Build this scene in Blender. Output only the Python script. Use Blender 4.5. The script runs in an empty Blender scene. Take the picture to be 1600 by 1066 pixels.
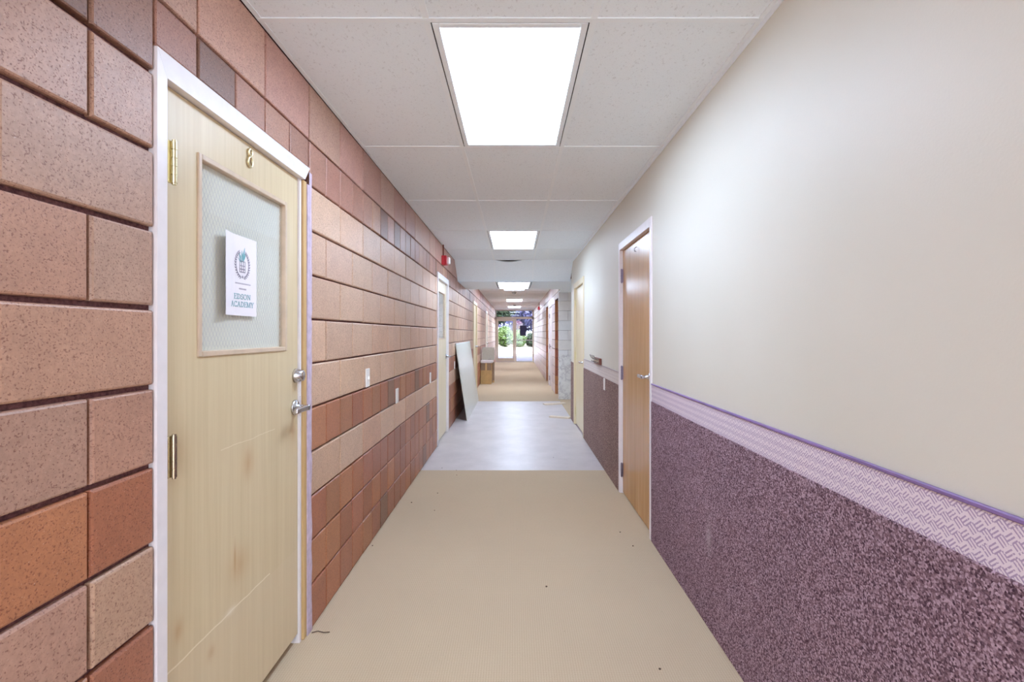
import bpy, bmesh, math, random
from mathutils import Vector, Matrix
random.seed(7)
S = bpy.context.scene
COL = S.collection
XL, XR = -0.937, 0.905          # corridor wall faces
ZC = 2.51                       # ceiling height
YB, YE = -2.4, 23.66            # back wall, glazed end

# ------------------------------------------------------------------ materials
def s2l(c):
    c = c / 255.0
    return c / 12.92 if c <= 0.04045 else ((c + 0.055) / 1.055) ** 2.4
def rgb(r, g, b): return (s2l(r), s2l(g), s2l(b), 1.0)

class N:
    """small node-graph helper"""
    def __init__(self, name):
        self.m = bpy.data.materials.new(name); self.m.use_nodes = True
        self.t = self.m.node_tree; self.b = self.t.nodes['Principled BSDF']
        self.out = self.t.nodes['Material Output']
    def n(self, typ, **kw):
        x = self.t.nodes.new(typ)
        for k, v in kw.items(): setattr(x, k, v)
        return x
    def l(self, a, b): self.t.links.new(a, b)
    def put(self, sock, v):
        if isinstance(v, bpy.types.NodeSocket): self.l(v, sock)
        else: sock.default_value = v
    def math(self, op, a, b=0.0, c=0.0, clamp=False):
        x = self.n('ShaderNodeMath', operation=op); x.use_clamp = clamp
        self.put(x.inputs[0], a); self.put(x.inputs[1], b)
        if op in ('MULTIPLY_ADD', 'SMOOTH_MIN', 'COMPARE'): self.put(x.inputs[2], c)
        return x.outputs[0]
    def pos(self): return self.n('ShaderNodeNewGeometry').outputs['Position']
    def obj(self): return self.n('ShaderNodeTexCoord').outputs['Object']
    def sep(self, v):
        x = self.n('ShaderNodeSeparateXYZ'); self.l(v, x.inputs[0]); return x.outputs
    def scale(self, v, s):
        x = self.n('ShaderNodeMapping'); self.l(v, x.inputs[0]); x.inputs['Scale'].default_value = s; return x.outputs[0]
    def noise(self, v, scale, detail=3.0, rough=0.55):
        x = self.n('ShaderNodeTexNoise'); self.l(v, x.inputs['Vector'])
        x.inputs['Scale'].default_value = scale; x.inputs['Detail'].default_value = detail
        x.inputs['Roughness'].default_value = rough
        return x.outputs['Fac']
    def voro(self, v, scale, feature='F1'):
        x = self.n('ShaderNodeTexVoronoi', feature=feature); self.l(v, x.inputs['Vector'])
        x.inputs['Scale'].default_value = scale
        return x
    def ramp(self, f, stops):
        x = self.n('ShaderNodeValToRGB'); self.l(f, x.inputs[0])
        e = x.color_ramp.elements
        while len(e) < len(stops): e.new(0.5)
        for i, (p, c) in enumerate(stops):
            e[i].position = p; e[i].color = c if len(c) == 4 else (*c, 1)
        return x.outputs[0]
    def mix(self, f, a, b, mode='MIX'):
        x = self.n('ShaderNodeMix', data_type='RGBA', blend_type=mode)
        self.put(x.inputs[0], f); self.put(x.inputs[6], a); self.put(x.inputs[7], b)
        return x.outputs[2]
    def gauss(self, u, w, u0, w0, su, sw):
        a = self.math('DIVIDE', self.math('SUBTRACT', u, u0), su); b = self.math('DIVIDE', self.math('SUBTRACT', w, w0), sw)
        r = self.math('ADD', self.math('MULTIPLY', a, a), self.math('MULTIPLY', b, b))
        return self.math('POWER', 2.718, self.math('MULTIPLY', r, -1.0))
    def bump(self, h, strength=0.3, dist=0.01):
        x = self.n('ShaderNodeBump'); self.l(h, x.inputs['Height'])
        x.inputs['Strength'].default_value = strength; x.inputs['Distance'].default_value = dist
        self.l(x.outputs[0], self.b.inputs['Normal'])
    def col(self, c): self.put(self.b.inputs['Base Color'], c)
    def fin(self, rough=0.5, metal=0.0, spec=0.5, coat=0.0):
        self.put(self.b.inputs['Roughness'], rough); self.b.inputs['Metallic'].default_value = metal
        self.b.inputs['Specular IOR Level'].default_value = spec
        self.b.inputs['Coat Weight'].default_value = coat
        return self.m

M = {}
def plain(name, c, rough=0.5, metal=0.0, spec=0.5, var=0.06, sc=20.0):
    g = N(name); v = g.noise(g.obj(), sc, 3)
    lo = tuple(x * (1 - var) for x in c[:3]); hi = tuple(min(1, x * (1 + var)) for x in c[:3])
    g.col(g.ramp(v, [(0.3, lo), (0.7, hi)])); M[name] = g.fin(rough, metal, spec); return M[name]

def m_block():
    g = N('split_face_block'); p = g.pos()
    a = g.n('ShaderNodeAttribute', attribute_name='Col').outputs['Color']
    big = g.noise(p, 9, 3); fine = g.noise(p, 90, 3, 0.6); dots = g.noise(g.scale(p, (1, 0.85, 1.05)), 230, 2, 0.5)
    c = g.mix(0.55, a, g.ramp(big, [(0.25, (0.74, 0.72, 0.72)), (0.75, (1.0, 1.0, 1.0))]), 'MULTIPLY')
    c = g.mix(0.35, c, g.ramp(fine, [(0.3, (0.6, 0.55, 0.55)), (0.7, (1.15, 1.13, 1.1))]), 'MULTIPLY')
    pits = g.ramp(dots, [(0.56, (0, 0, 0)), (0.68, (1, 1, 1))])
    c = g.mix(g.math('MULTIPLY', pits, 0.8), c, g.mix(1.0, a, rgb(170, 140, 140), 'MULTIPLY'))
    specks = g.ramp(g.noise(p, 310, 1), [(0.72, (0, 0, 0)), (0.78, (1, 1, 1))])
    c = g.mix(g.math('MULTIPLY', specks, 0.5), c, rgb(225, 205, 190))
    g.col(c)
    g.bump(g.math('SUBTRACT', g.math('MULTIPLY', fine, 0.6), pits), 0.25, 0.002)
    M['block'] = g.fin(0.42, spec=0.5)
m_block()
def m_mortar():
    g = N('raked_mortar'); p = g.pos(); f = g.noise(p, 120, 4)
    g.col(g.ramp(f, [(0.3, rgb(72, 40, 48)), (0.7, rgb(128, 86, 84))])); g.bump(f, 0.6, 0.004); M['mortar'] = g.fin(0.9)
m_mortar()
def m_paleblock():
    g = N('pale_block'); p = g.pos(); a = g.n('ShaderNodeAttribute', attribute_name='Col').outputs['Color']
    f = g.noise(p, 5, 5, 0.7); c = g.mix(0.3, a, g.ramp(f, [(0.35, (0.72, 0.70, 0.74)), (0.6, (1, 1, 1))]), 'MULTIPLY')
    g.col(c); g.bump(g.noise(p, 100, 3), 0.2, 0.002); M['paleblock'] = g.fin(0.32)
m_paleblock()
def m_marble():
    g = N('veined_wall_panel'); p = g.pos()
    f = g.noise(p, 4, 6, 0.7); v = g.math('ABSOLUTE', g.math('SUBTRACT', f, 0.5))
    g.col(g.ramp(v, [(0.0, rgb(182, 176, 176)), (0.03, rgb(212, 208, 204)), (0.12, rgb(224, 221, 216))])); M['marble'] = g.fin(0.3)
m_marble()
def m_wallpaint():
    g = N('cream_wall_paint'); p = g.pos(); f = g.noise(p, 160, 3); b = g.noise(p, 1.2, 2)
    g.col(g.ramp(b, [(0.3, rgb(214, 210, 197)), (0.7, rgb(219, 216, 204))])); g.bump(f, 0.12, 0.002); M['wallpaint'] = g.fin(0.5)
m_wallpaint()
def m_tile():
    g = N('mineral_fibre_tile'); p = g.pos()
    f = g.noise(g.scale(p, (1.0, 0.6, 1)), 105, 3, 0.6); fis = g.ramp(f, [(0.60, (0, 0, 0)), (0.68, (1, 1, 1))])
    fine = g.ramp(g.noise(p, 330, 1), [(0.66, (0, 0, 0)), (0.72, (1, 1, 1))])
    k = g.math('MAXIMUM', g.math('MULTIPLY', fis, 0.4), g.math('MULTIPLY', fine, 0.3))
    g.col(g.mix(k, rgb(239, 248, 255), rgb(186, 192, 199))); g.bump(g.math('MULTIPLY', k, -1.0), 0.3, 0.002)
    M['tile'] = g.fin(0.9, spec=0.2)
m_tile()
def m_carpet():
    g = N('beige_loop_carpet'); p = g.pos(); s = g.sep(p)
    k = 2 * math.pi / 0.021
    u = g.math('SINE', g.math('MULTIPLY', g.math('ADD', s[0], s[1]), k)); v = g.math('SINE', g.math('MULTIPLY', g.math('SUBTRACT', s[0], s[1]), k))
    w = g.math('MULTIPLY', u, v)
    n = g.noise(p, 260, 3, 0.7); mot = g.noise(p, 0.9, 4, 0.6)
    h = g.math('ADD', g.math('MULTIPLY', w, 0.10), g.math('MULTIPLY_ADD', n, 0.5, 0.25))
    c = g.ramp(h, [(0.28, rgb(178, 157, 131)), (0.72, rgb(211, 192, 164))])
    c = g.mix(0.35, c, g.ramp(mot, [(0.3, (0.86, 0.85, 0.86)), (0.7, (1.04, 1.03, 1.0))]), 'MULTIPLY')
    sp = g.ramp(g.noise(p, 38, 1), [(0.79, (0, 0, 0)), (0.81, (1, 1, 1))])
    c = g.mix(g.math('MULTIPLY', sp, 0.25), c, rgb(120, 100, 80))
    g.col(c); g.bump(h, 0.5, 0.004); M['carpet'] = g.fin(0.95, spec=0.1)
m_carpet()
def m_vinyl():
    g = N('grey_sheet_vinyl'); p = g.pos(); f = g.noise(p, 3, 5, 0.65); q = g.noise(p, 60, 2)
    c = g.ramp(f, [(0.3, rgb(188, 179, 177)), (0.7, rgb(206, 197, 195))]); c = g.mix(0.15, c, g.ramp(q, [(0.3, (0.8, 0.8, 0.8)), (0.7, (1, 1, 1))]), 'MULTIPLY')
    g.col(c); g.put(g.b.inputs['Roughness'], g.math('MULTIPLY_ADD', f, 0.06, 0.36)); M['vinyl'] = g.m; g.b.inputs['Specular IOR Level'].default_value = 0.55
m_vinyl()
def m_wain(key, nm, c0, c1, c2):
    g = N(nm); p = g.pos()
    vo = g.voro(p, 210); r = g.sep(vo.outputs['Color'])[0]; n = g.noise(p, 240, 2); big = g.noise(p, 2.5, 4, 0.6)
    m = g.math('MULTIPLY_ADD', r, 0.5, g.math('MULTIPLY', n, 0.5))
    c = g.ramp(m, [(0.22, c0), (0.5, c1), (0.8, c2)])
    c = g.mix(0.5, c, g.ramp(big, [(0.3, (0.82, 0.8, 0.82)), (0.72, (1.1, 1.08, 1.08))]), 'MULTIPLY')
    y = g.sep(p)
    st = g.math('MULTIPLY', g.gauss(y[1], y[2], 2.27, 0.42, 0.03, 0.07), 0.35)
    c = g.mix(st, c, rgb(200, 185, 190))
    g.col(c); g.bump(g.math('SUBTRACT', 1.0, vo.outputs['Distance']), 0.5, 0.003); M[key] = g.fin(0.95, spec=0.1)
m_wain('wain', 'mauve_brown_loop_carpet', rgb(72, 51, 63), rgb(131, 105, 115), rgb(194, 168, 182))
m_wain('wain_brown', 'grey_brown_loop_carpet', rgb(84, 62, 60), rgb(140, 115, 109), rgb(196, 172, 164))
def m_band(key, nm, c0, c1):
    g = N(nm); p = g.pos(); s = g.sep(p); sz = 0.021
    a = g.math('DIVIDE', g.math('ADD', s[1], s[2]), sz * 1.414); b = g.math('DIVIDE', g.math('SUBTRACT', s[1], s[2]), sz * 1.414)
    par = g.math('MODULO', g.math('ABSOLUTE', g.math('ADD', g.math('FLOOR', a), g.math('FLOOR', b))), 2.0)
    fa = g.math('FRACT', a); fb = g.math('FRACT', b)
    st = g.math('ADD', g.math('MULTIPLY', fa, par), g.math('MULTIPLY', fb, g.math('SUBTRACT', 1.0, par)))
    ot = g.math('ADD', g.math('MULTIPLY', fb, par), g.math('MULTIPLY', fa, g.math('SUBTRACT', 1.0, par)))
    d = g.math('LESS_THAN', g.math('FRACT', g.math('MULTIPLY', st, 3.0)), 0.45)
    d = g.math('MULTIPLY', d, g.math('GREATER_THAN', ot, 0.12))
    d = g.math('MULTIPLY', d, g.math('GREATER_THAN', g.noise(p, 160, 2), 0.38))
    g.col(g.mix(d, c0, c1)); g.bump(d, -0.4, 0.002); M[key] = g.fin(0.6)
m_band('band', 'lavender_basketweave_band', rgb(226, 213, 220), rgb(170, 149, 178))
m_band('band_pale', 'pale_basketweave_band', rgb(222, 212, 206), rgb(190, 178, 176))
def wood(name, lo, mid, hi, rough, marks=None, band=55):
    g = N(name); p = g.pos()
    f = g.noise(g.scale(p, (band, band, 1.6)), 1.0, 5, 0.6); big = g.noise(g.scale(p, (5, 5, 0.7)), 1.0, 3)
    v = g.math('MULTIPLY_ADD', f, 0.6, g.math('MULTIPLY', big, 0.4))
    c = g.ramp(v, [(0.3, lo), (0.5, mid), (0.7, hi)])
    if marks: c = marks(g, c, p)
    g.col(c); M[name] = g.fin(rough, spec=0.45)
def door8_marks(g, c, p):
    s = g.sep(p); y, z = s[1], s[2]
    wob = g.math('MULTIPLY_ADD', g.noise(g.scale(p, (1, 7, 1)), 1.0, 2), 0.02, -0.01)
    z2 = g.math('ADD', z, wob)
    def line(z0, y0, y1, w, soft=0.35):
        a = g.math('LESS_THAN', g.math('ABSOLUTE', g.math('SUBTRACT', z2, z0)), w)
        b = g.math('MULTIPLY', g.math('GREATER_THAN', y, y0), g.math('LESS_THAN', y, y1))
        return g.math('MULTIPLY', g.math('MULTIPLY', a, b), soft)
    c = g.mix(line(0.428, 1.34, 1.92, 0.0025, 0.7), c, rgb(240, 228, 205))
    c = g.mix(line(0.985, 1.60, 1.96, 0.0012, 0.55), c, rgb(240, 228, 205))
    c = g.mix(g.math('MULTIPLY', g.gauss(y, z, 1.655, 0.43, 0.03, 0.012), 0.6), c, rgb(238, 228, 210))
    low = g.math('MULTIPLY', g.math('LESS_THAN', z2, 0.42), 0.25); c = g.mix(low, c, rgb(216, 198, 170))
    n = g.noise(g.scale(p, (20, 20, 5)), 1.0, 4)
    for (y0, z0, sy, sz, k) in ((1.765, 0.90, 0.03, 0.055, 0.5), (1.71, 0.565, 0.05, 0.05, 0.35), (1.38, 1.02, 0.05, 0.08, 0.28),
                                (1.40, 0.52, 0.018, 0.03, 0.5), (1.68, 0.60, 0.006, 0.05, 0.6), (1.55, 0.36, 0.02, 0.02, 0.4), (2.12, 0.93, 0.03, 0.06, 0.3)):
        m = g.math('MULTIPLY', g.math('MULTIPLY', g.gauss(y, z, y0, z0, sy, sz), n), 2 * k, clamp=True)
        c = g.mix(m, c, rgb(178, 132, 82))
    return c
wood('maple_veneer', rgb(203, 183, 145), rgb(211, 192, 155), rgb(219, 202, 167), 0.38, door8_marks)
wood('oak_veneer', rgb(166, 118, 66), rgb(190, 143, 88), rgb(208, 165, 110), 0.26, band=38)
wood('pale_veneer', rgb(216, 200, 164), rgb(226, 212, 178), rgb(234, 222, 192), 0.3)
wood('raw_pine', rgb(186, 150, 98), rgb(206, 172, 120), rgb(222, 192, 146), 0.5)
plain('white_enamel', rgb(232, 226, 228), 0.35, var=0.03)
plain('lavender_primer', rgb(196, 178, 196), 0.6, var=0.14, sc=30)
plain('moulding_wood', rgb(206, 184, 160), 0.4, var=0.08)
plain('pale_wire', rgb(224, 221, 228), 0.5)
plain('brass', rgb(228, 218, 180), 0.3, 1.0)
plain('pewter', rgb(196, 186, 160), 0.25, 1.0)
plain('satin_chrome', rgb(200, 200, 205), 0.24, 1.0, var=0.03)
plain('dull_steel', rgb(150, 138, 156), 0.4, 0.8)
plain('white_plastic', rgb(238, 234, 230), 0.35, var=0.02)
plain('red_plastic', rgb(196, 36, 52), 0.35, var=0.06)
plain('grid_steel', rgb(240, 248, 254), 0.45, var=0.01)
plain('grey_cap', rgb(168, 154, 156), 0.5, var=0.08)
plain('purple_cap', rgb(132, 106, 158), 0.5, var=0.12, sc=12)
plain('plenum_dark', rgb(120, 118, 118), 0.9)
plain('paper', rgb(244, 241, 231), 0.8, var=0.02, sc=6)
plain('sign_paper', rgb(240, 234, 238), 0.55, var=0.01)
plain('teal_ink', rgb(120, 178, 186), 0.6, var=0.05)
plain('grey_ink', rgb(140, 134, 150), 0.6, var=0.05)
plain('pale_ink', rgb(200, 194, 204), 0.6, var=0.05)
plain('rose_ink', rgb(176, 128, 140), 0.6, var=0.05)
plain('cardboard', rgb(186, 152, 100), 0.8, var=0.08, sc=14)
plain('cardboard_dark', rgb(140, 116, 92), 0.8, var=0.08)
plain('grey_paint', rgb(166, 160, 146), 0.5, var=0.04)
plain('white_board', rgb(212, 212, 202), 0.28, var=0.02)
plain('white_foam', rgb(228, 220, 222), 0.6, var=0.08)
plain('trim_wood', rgb(222, 206, 184), 0.5, var=0.08)
plain('rack_wood', rgb(120, 66, 54), 0.45, var=0.15)
plain('rack_inlay', rgb(206, 188, 160), 0.5, var=0.1)
plain('hook_metal', rgb(140, 136, 134), 0.35, 0.8)
plain('cream_aluminium', rgb(206, 194, 176), 0.4, 0.0, var=0.04)
plain('grey_aluminium', rgb(190, 186, 190), 0.4, 0.2, var=0.04)
plain('navy_paper', rgb(22, 20, 62), 0.6, var=0.2)
plain('navy_print', rgb(64, 62, 108), 0.6, var=0.1)
plain('crumb', rgb(92, 72, 58), 0.9, var=0.3)
plain('detector', rgb(150, 148, 150), 0.5)
plain('concrete', rgb(176, 162, 166), 0.9, var=0.12, sc=1.5)
plain('shaded_paving', rgb(88, 82, 106), 0.9, var=0.12, sc=1.5)  # paving colour with the canopy's shade painted in
plain('bark', rgb(96, 78, 66), 0.9, var=0.25)
plain('leaf_green', rgb(76, 98, 44), 0.6, var=0.35, sc=1.5)
plain('leaf_dark', rgb(32, 48, 28), 0.6, var=0.35, sc=1.5)
plain('leaf_blue', rgb(80, 80, 120), 0.6, var=0.3, sc=1.5)
plain('leaf_plum', rgb(78, 48, 70), 0.6, var=0.3, sc=1.5)
plain('soil', rgb(100, 92, 74), 0.95, var=0.2, sc=2)
plain('vent_grey', rgb(150, 146, 146), 0.5)

def m_emit(name, c, strength):
    g = N(name); e = g.n('ShaderNodeEmission'); e.inputs[0].default_value = c; e.inputs[1].default_value = strength
    g.l(e.outputs[0], g.out.inputs['Surface']); M[name] = g.m
LIGHT = 16.8
m_emit('lit_diffuser', (0.80, 0.98, 1.27, 1), LIGHT)
m_emit('lit_diffuser_far', (0.84, 0.97, 1.20, 1), 26.0)
def m_glass():
    g = N('clear_glass'); a = g.n('ShaderNodeBsdfTransparent'); a.inputs[0].default_value = (0.96, 0.97, 0.96, 1)
    b = g.n('ShaderNodeBsdfGlossy'); b.inputs['Roughness'].default_value = 0.03
    f = g.n('ShaderNodeLayerWeight'); f.inputs[0].default_value = 0.5; x = g.n('ShaderNodeMixShader')
    g.l(g.math('MULTIPLY_ADD', g.math('POWER', f.outputs['Facing'], 4.0), 0.6, 0.03), x.inputs[0]); g.l(a.outputs[0], x.inputs[1]); g.l(b.outputs[0], x.inputs[2]); g.l(x.outputs[0], g.out.inputs['Surface'])
    M['glass'] = g.m
m_glass()

# ------------------------------------------------------------------ builders
ROOT = {}
def tag(o, label=None, cat=None, group=None, kind=None):
    if label: o['label'] = label
    if cat: o['category'] = cat
    if group: o['group'] = group
    if kind: o['kind'] = kind
    return o
def empty(name, loc, label, cat, group=None, kind=None):
    o = bpy.data.objects.new(name, None); o.location = loc; o.empty_display_size = 0.1; COL.objects.link(o)
    ROOT[o.name] = Vector(loc); return tag(o, label, cat, group, kind)

class MB:
    def __init__(self): self.bm = bmesh.new(); self.c = None
    def _add(self, verts, faces, smooth=False):
        vs = [self.bm.verts.new(v) for v in verts]; fs = []
        for f in faces:
            try: q = self.bm.faces.new([vs[i] for i in f]); q.smooth = smooth; fs.append(q)
            except ValueError: pass
        if self.c is not None:
            lay = self.bm.loops.layers.float_color.get('Col') or self.bm.loops.layers.float_color.new('Col')
            for f in fs:
                for lp in f.loops: lp[lay] = self.c
        return fs
    def box(self, x0, x1, y0, y1, z0, z1, bev=0.0, seg=2):
        x0, x1 = sorted((x0, x1)); y0, y1 = sorted((y0, y1)); z0, z1 = sorted((z0, z1))
        V = [(x0, y0, z0), (x1, y0, z0), (x1, y1, z0), (x0, y1, z0), (x0, y0, z1), (x1, y0, z1), (x1, y1, z1), (x0, y1, z1)]
        F = [(0, 3, 2, 1), (4, 5, 6, 7), (0, 1, 5, 4), (1, 2, 6, 5), (2, 3, 7, 6), (3, 0, 4, 7)]
        if bev <= 0: self._add(V, F); return self
        t = bmesh.new(); vs = [t.verts.new(v) for v in V]
        for f in F: t.faces.new([vs[i] for i in f])
        bmesh.ops.bevel(t, geom=list(t.edges), offset=bev, segments=seg, profile=0.5, affect='EDGES')
        t.verts.index_update(); self._add([v.co.copy() for v in t.verts], [[v.index for v in f.verts] for f in t.faces]); t.free(); return self
    def hexa(self, pts):       # 8 points: bottom 4 (ccw), top 4
        self._add(pts, [(0, 3, 2, 1), (4, 5, 6, 7), (0, 1, 5, 4), (1, 2, 6, 5), (2, 3, 7, 6), (3, 0, 4, 7)]); return self
    def prism(self, poly, d):  # polygon (3-D points) pushed along vector d
        n = len(poly); d = Vector(d); a = [Vector(p) for p in poly]; b = [p + d for p in a]
        self._add(a + b, [tuple(range(n - 1, -1, -1)), tuple(range(n, 2 * n))] + [(i, (i + 1) % n, n + (i + 1) % n, n + i) for i in range(n)]); return self
    def cyl(self, p0, p1, r0, r1=None, n=16, smooth=True):
        r1 = r0 if r1 is None else r1
        p0, p1 = Vector(p0), Vector(p1); ax = (p1 - p0).normalized(); u = ax.orthogonal().normalized(); w = ax.cross(u)
        V = []
        for p, r in ((p0, r0), (p1, r1)):
            for i in range(n):
                a = 2 * math.pi * i / n; V.append(p + u * (r * math.cos(a)) + w * (r * math.sin(a)))
        self._add(V, [(i, (i + 1) % n, n + (i + 1) % n, n + i) for i in range(n)], smooth)
        self._add(V[:n], [tuple(range(n - 1, -1, -1))]); self._add(V[n:], [tuple(range(n))]); return self
    def lathe(self, p, ax, prof, n=20):  # prof: (distance along ax, radius)
        p = Vector(p); ax = Vector(ax).normalized(); u = ax.orthogonal().normalized(); w = ax.cross(u); V = []
        for d, r in prof:
            for i in range(n):
                a = 2 * math.pi * i / n; V.append(p + ax * d + u * (r * math.cos(a)) + w * (r * math.sin(a)))
        F = [(k * n + i, k * n + (i + 1) % n, (k + 1) * n + (i + 1) % n, (k + 1) * n + i) for k in range(len(prof) - 1) for i in range(n)]
        F += [tuple(range(n - 1, -1, -1)), tuple((len(prof) - 1) * n + i for i in range(n))]
        self._add(V, F, True); return self
    def tube(self, pts, r, n=8, closed=False):
        pts = [Vector(p) for p in pts]; m = len(pts); V = []; rr = r if isinstance(r, (list, tuple)) else [r] * m; up = None
        for k in range(m):
            a = pts[(k - 1) % m] if (closed or k > 0) else pts[k]; b = pts[(k + 1) % m] if (closed or k < m - 1) else pts[k]
            t = (b - a).normalized()
            if up is None: up = t.orthogonal().normalized()
            up = (up - t * up.dot(t)).normalized(); w = t.cross(up)
            for i in range(n):
                q = 2 * math.pi * i / n; V.append(pts[k] + up * (rr[k] * math.cos(q)) + w * (rr[k] * math.sin(q)))
        F = [(k * n + i, k * n + (i + 1) % n, ((k + 1) % m) * n + (i + 1) % n, ((k + 1) % m) * n + i) for k in range(m if closed else m - 1) for i in range(n)]
        if not closed: F += [tuple(range(n - 1, -1, -1)), tuple((m - 1) * n + i for i in range(n))]
        self._add(V, F, True); return self
    def build(self, name, mats, parent=None, loc=None, **tg):
        bmesh.ops.recalc_face_normals(self.bm, faces=list(self.bm.faces))
        off = Vector((0, 0, 0))
        if parent is not None: off = ROOT[parent.name]
        elif loc is not None: off = Vector(loc)
        if off.length > 0: bmesh.ops.translate(self.bm, verts=list(self.bm.verts), vec=-off)
        me = bpy.data.meshes.new(name); self.bm.to_mesh(me); self.bm.free()
        for m in (mats if isinstance(mats, (list, tuple)) else [mats]): me.materials.append(M[m] if isinstance(m, str) else m)
        o = bpy.data.objects.new(name, me); COL.objects.link(o)
        if parent is not None: o.parent = parent; ROOT[o.name] = off
        else: o.location = off; ROOT[o.name] = off
        return tag(o, **tg) if tg else o

# ------------------------------------------------------------------ masonry walls
CH = 0.2045
def cut(rects, ops):
    for (oa, ob, oz0, oz1) in ops:
        new = []
        for (a, b, z0, z1) in rects:
            if b <= oa or a >= ob or z1 <= oz0 or z0 >= oz1: new.append((a, b, z0, z1)); continue
            if a < oa: new.append((a, oa, z0, z1))
            if b > ob: new.append((ob, b, z0, z1))
            m0, m1 = max(a, oa), min(b, ob)
            if z1 > oz1: new.append((m0, m1, oz1, z1))
            if z0 < oz0: new.append((m0, m1, z0, oz0))
        rects = new
    return rects
def jig(c, k=0.06, hue=0.03):
    f = 1 + random.uniform(-k, k); return (min(1, c[0] * f * (1 + random.uniform(-hue, hue))), min(1, c[1] * f), min(1, c[2] * f * (1 + random.uniform(-hue, hue))), 1)
def add_block(mb, P, a, b, z0, z1, hj, vj, col, depth, bev=0.006):
    a += vj / 2; b -= vj / 2; z0 += hj / 2; z1 -= hj / 2
    if b - a < 0.012 or z1 - z0 < 0.012: return
    j = lambda: random.uniform(-0.0012, 0.0012); o = random.uniform(-0.0015, 0.001)
    R = [(a, z0), (b, z0), (b, z1), (a, z1)]
    V = [P(u + j(), -depth, z + j()) for u, z in R] + [P(u + j(), o - bev, z + j()) for u, z in R]
    V += [P(u + (bev * 0.35 if u == a else -bev * 0.35), o - bev * 0.35, z + (bev * 0.35 if z == z0 else -bev * 0.35)) for u, z in R]
    V += [P(u + (bev if u == a else -bev), o, z + (bev if z == z0 else -bev)) for u, z in R]
    F = []
    for k in range(3):
        for i in range(4): F.append((k * 4 + i, k * 4 + (i + 1) % 4, k * 4 + 4 + (i + 1) % 4, k * 4 + 4 + i))
    F.append((12, 13, 14, 15)); F.append((3, 2, 1, 0)); mb.c = col; mb._add(V, F)
LIGHTB = [rgb(191, 151, 128), rgb(187, 145, 122), rgb(195, 157, 134), rgb(186, 148, 128)]
DARKB = [rgb(177, 117, 85), rgb(168, 109, 82), rgb(181, 124, 90), rgb(171, 113, 89)]
TANB = [rgb(214, 177, 148), rgb(209, 170, 141), rgb(218, 183, 154), rgb(206, 171, 145)]
REVB = [rgb(206, 142, 92), rgb(198, 132, 84), rgb(210, 152, 104), rgb(186, 112, 80)]
PINKB = [rgb(198, 154, 138), rgb(190, 146, 132), rgb(203, 163, 144)]
TOPD = [rgb(186, 138, 116), rgb(174, 127, 108), rgb(192, 147, 121), rgb(163, 122, 102)]
SOOT = [rgb(138, 98, 78), rgb(144, 106, 86)]
def left_col(i, u):
    r = random.random()
    if i in (0, 1, 2, 4): return jig(random.choice(SOOT) if r < 0.08 else random.choice(DARKB), 0.09)
    if i == 10: return jig(random.choice(SOOT) if r < 0.14 else random.choice(TOPD), 0.08)
    if i >= 11: return jig(random.choice(PINKB))
    return jig(random.choice(LIGHTB if u < 1.28 else TANB), 0.05)
def rows(seg_rows, P, a, b, ops, colour, origin, mb, zt=ZC, hj=0.012, vj=0.007, depth=0.019, odd=None, all_full=False, ztop=None, mod=0.395):
    i = 0
    while i * CH < (ztop or zt):
        z0, z1 = i * CH, min((i + 1) * CH, ztop or zt)
        if (ztop or zt) - z1 < 0.08: z1 = (ztop or zt)
        if z1 - z0 < 1e-4 or ((ztop or zt) - z0 < 0.08): break
        narrow = (i in seg_rows) and not all_full
        step = mod / 2 if narrow else mod
        ph = origin if (narrow or i % 2 == 1) else origin + mod / 2
        k = math.floor((a - ph) / step); e = ph + k * step
        while e < b:
            for (p, q, s, t) in cut([(max(e, a), min(e + step, b), z0, z1)], ops):
                add_block(mb, P, p, q, s, t, hj, vj if not narrow else vj * 0.75, colour(i, p), depth)
            e += step
        i += 1
def slab(mb, P, a, b, z0, z1, ops, d0, d1):
    for (p, q, s, t) in cut([(a, b, z0, z1)], ops):
        V = [P(p, -d1, s), P(q, -d1, s), P(q, -d0, s), P(p, -d0, s), P(p, -d1, t), P(q, -d1, t), P(q, -d0, t), P(p, -d0, t)]
        mb.hexa(V)
PL = lambda u, o, z: Vector((XL + o, u, z))
PR = lambda u, o, z: Vector((XR - o, u, z))
DOOR_TOP = 2.115
L_OPS = [(1.28, 2.235, 0, DOOR_TOP), (5.92, 6.89, 0, DOOR_TOP), (11.07, 12.1, 0, DOOR_TOP), (15.8, 16.75, 0, DOOR_TOP)]
mb = MB(); slab(mb, PL, YB, YE + 0.2, 0, ZC + 0.12, L_OPS, 0.017, 0.2)
wl = mb.build('wall_left', 'mortar', None, label='left corridor wall of pinkish brown split-face concrete block with raked joints', cat='wall', kind='structure')
mb = MB(); NARROW = {0, 1, 2, 4, 10}
rows(NARROW, PL, YB, 1.28, L_OPS, left_col, 1.085 - 0.395 * 12, mb, hj=0.013, vj=0.009)
# course head over the first door and everything beyond it
i_ops = L_OPS
rows(NARROW, PL, 1.28, YE, i_ops, left_col, 2.245 - 0.395 * 20, mb, hj=0.0085, vj=0.006)
mb.build('blockwork', 'block', wl)
mb = MB()      # bare lavender primer left where the casing of the near door was taken off
pts = []; z = 0.0
while z < 2.11:
    w = 0.026 + random.uniform(-0.006, 0.006); pts.append((2.237 + w, z)); z += random.uniform(0.03, 0.09)
poly = [PL(2.2365, 0.001, 0.0)] + [PL(y, 0.001, z) for y, z in pts] + [PL(2.2365, 0.001, 2.10)]
mb.prism(poly, (0.0012, 0, 0)); mb.box(XL - 0.05, XL + 0.0015, 2.2185, 2.2365, 0, 2.04); mb.build('paint_strip', 'lavender_primer', wl)

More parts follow.
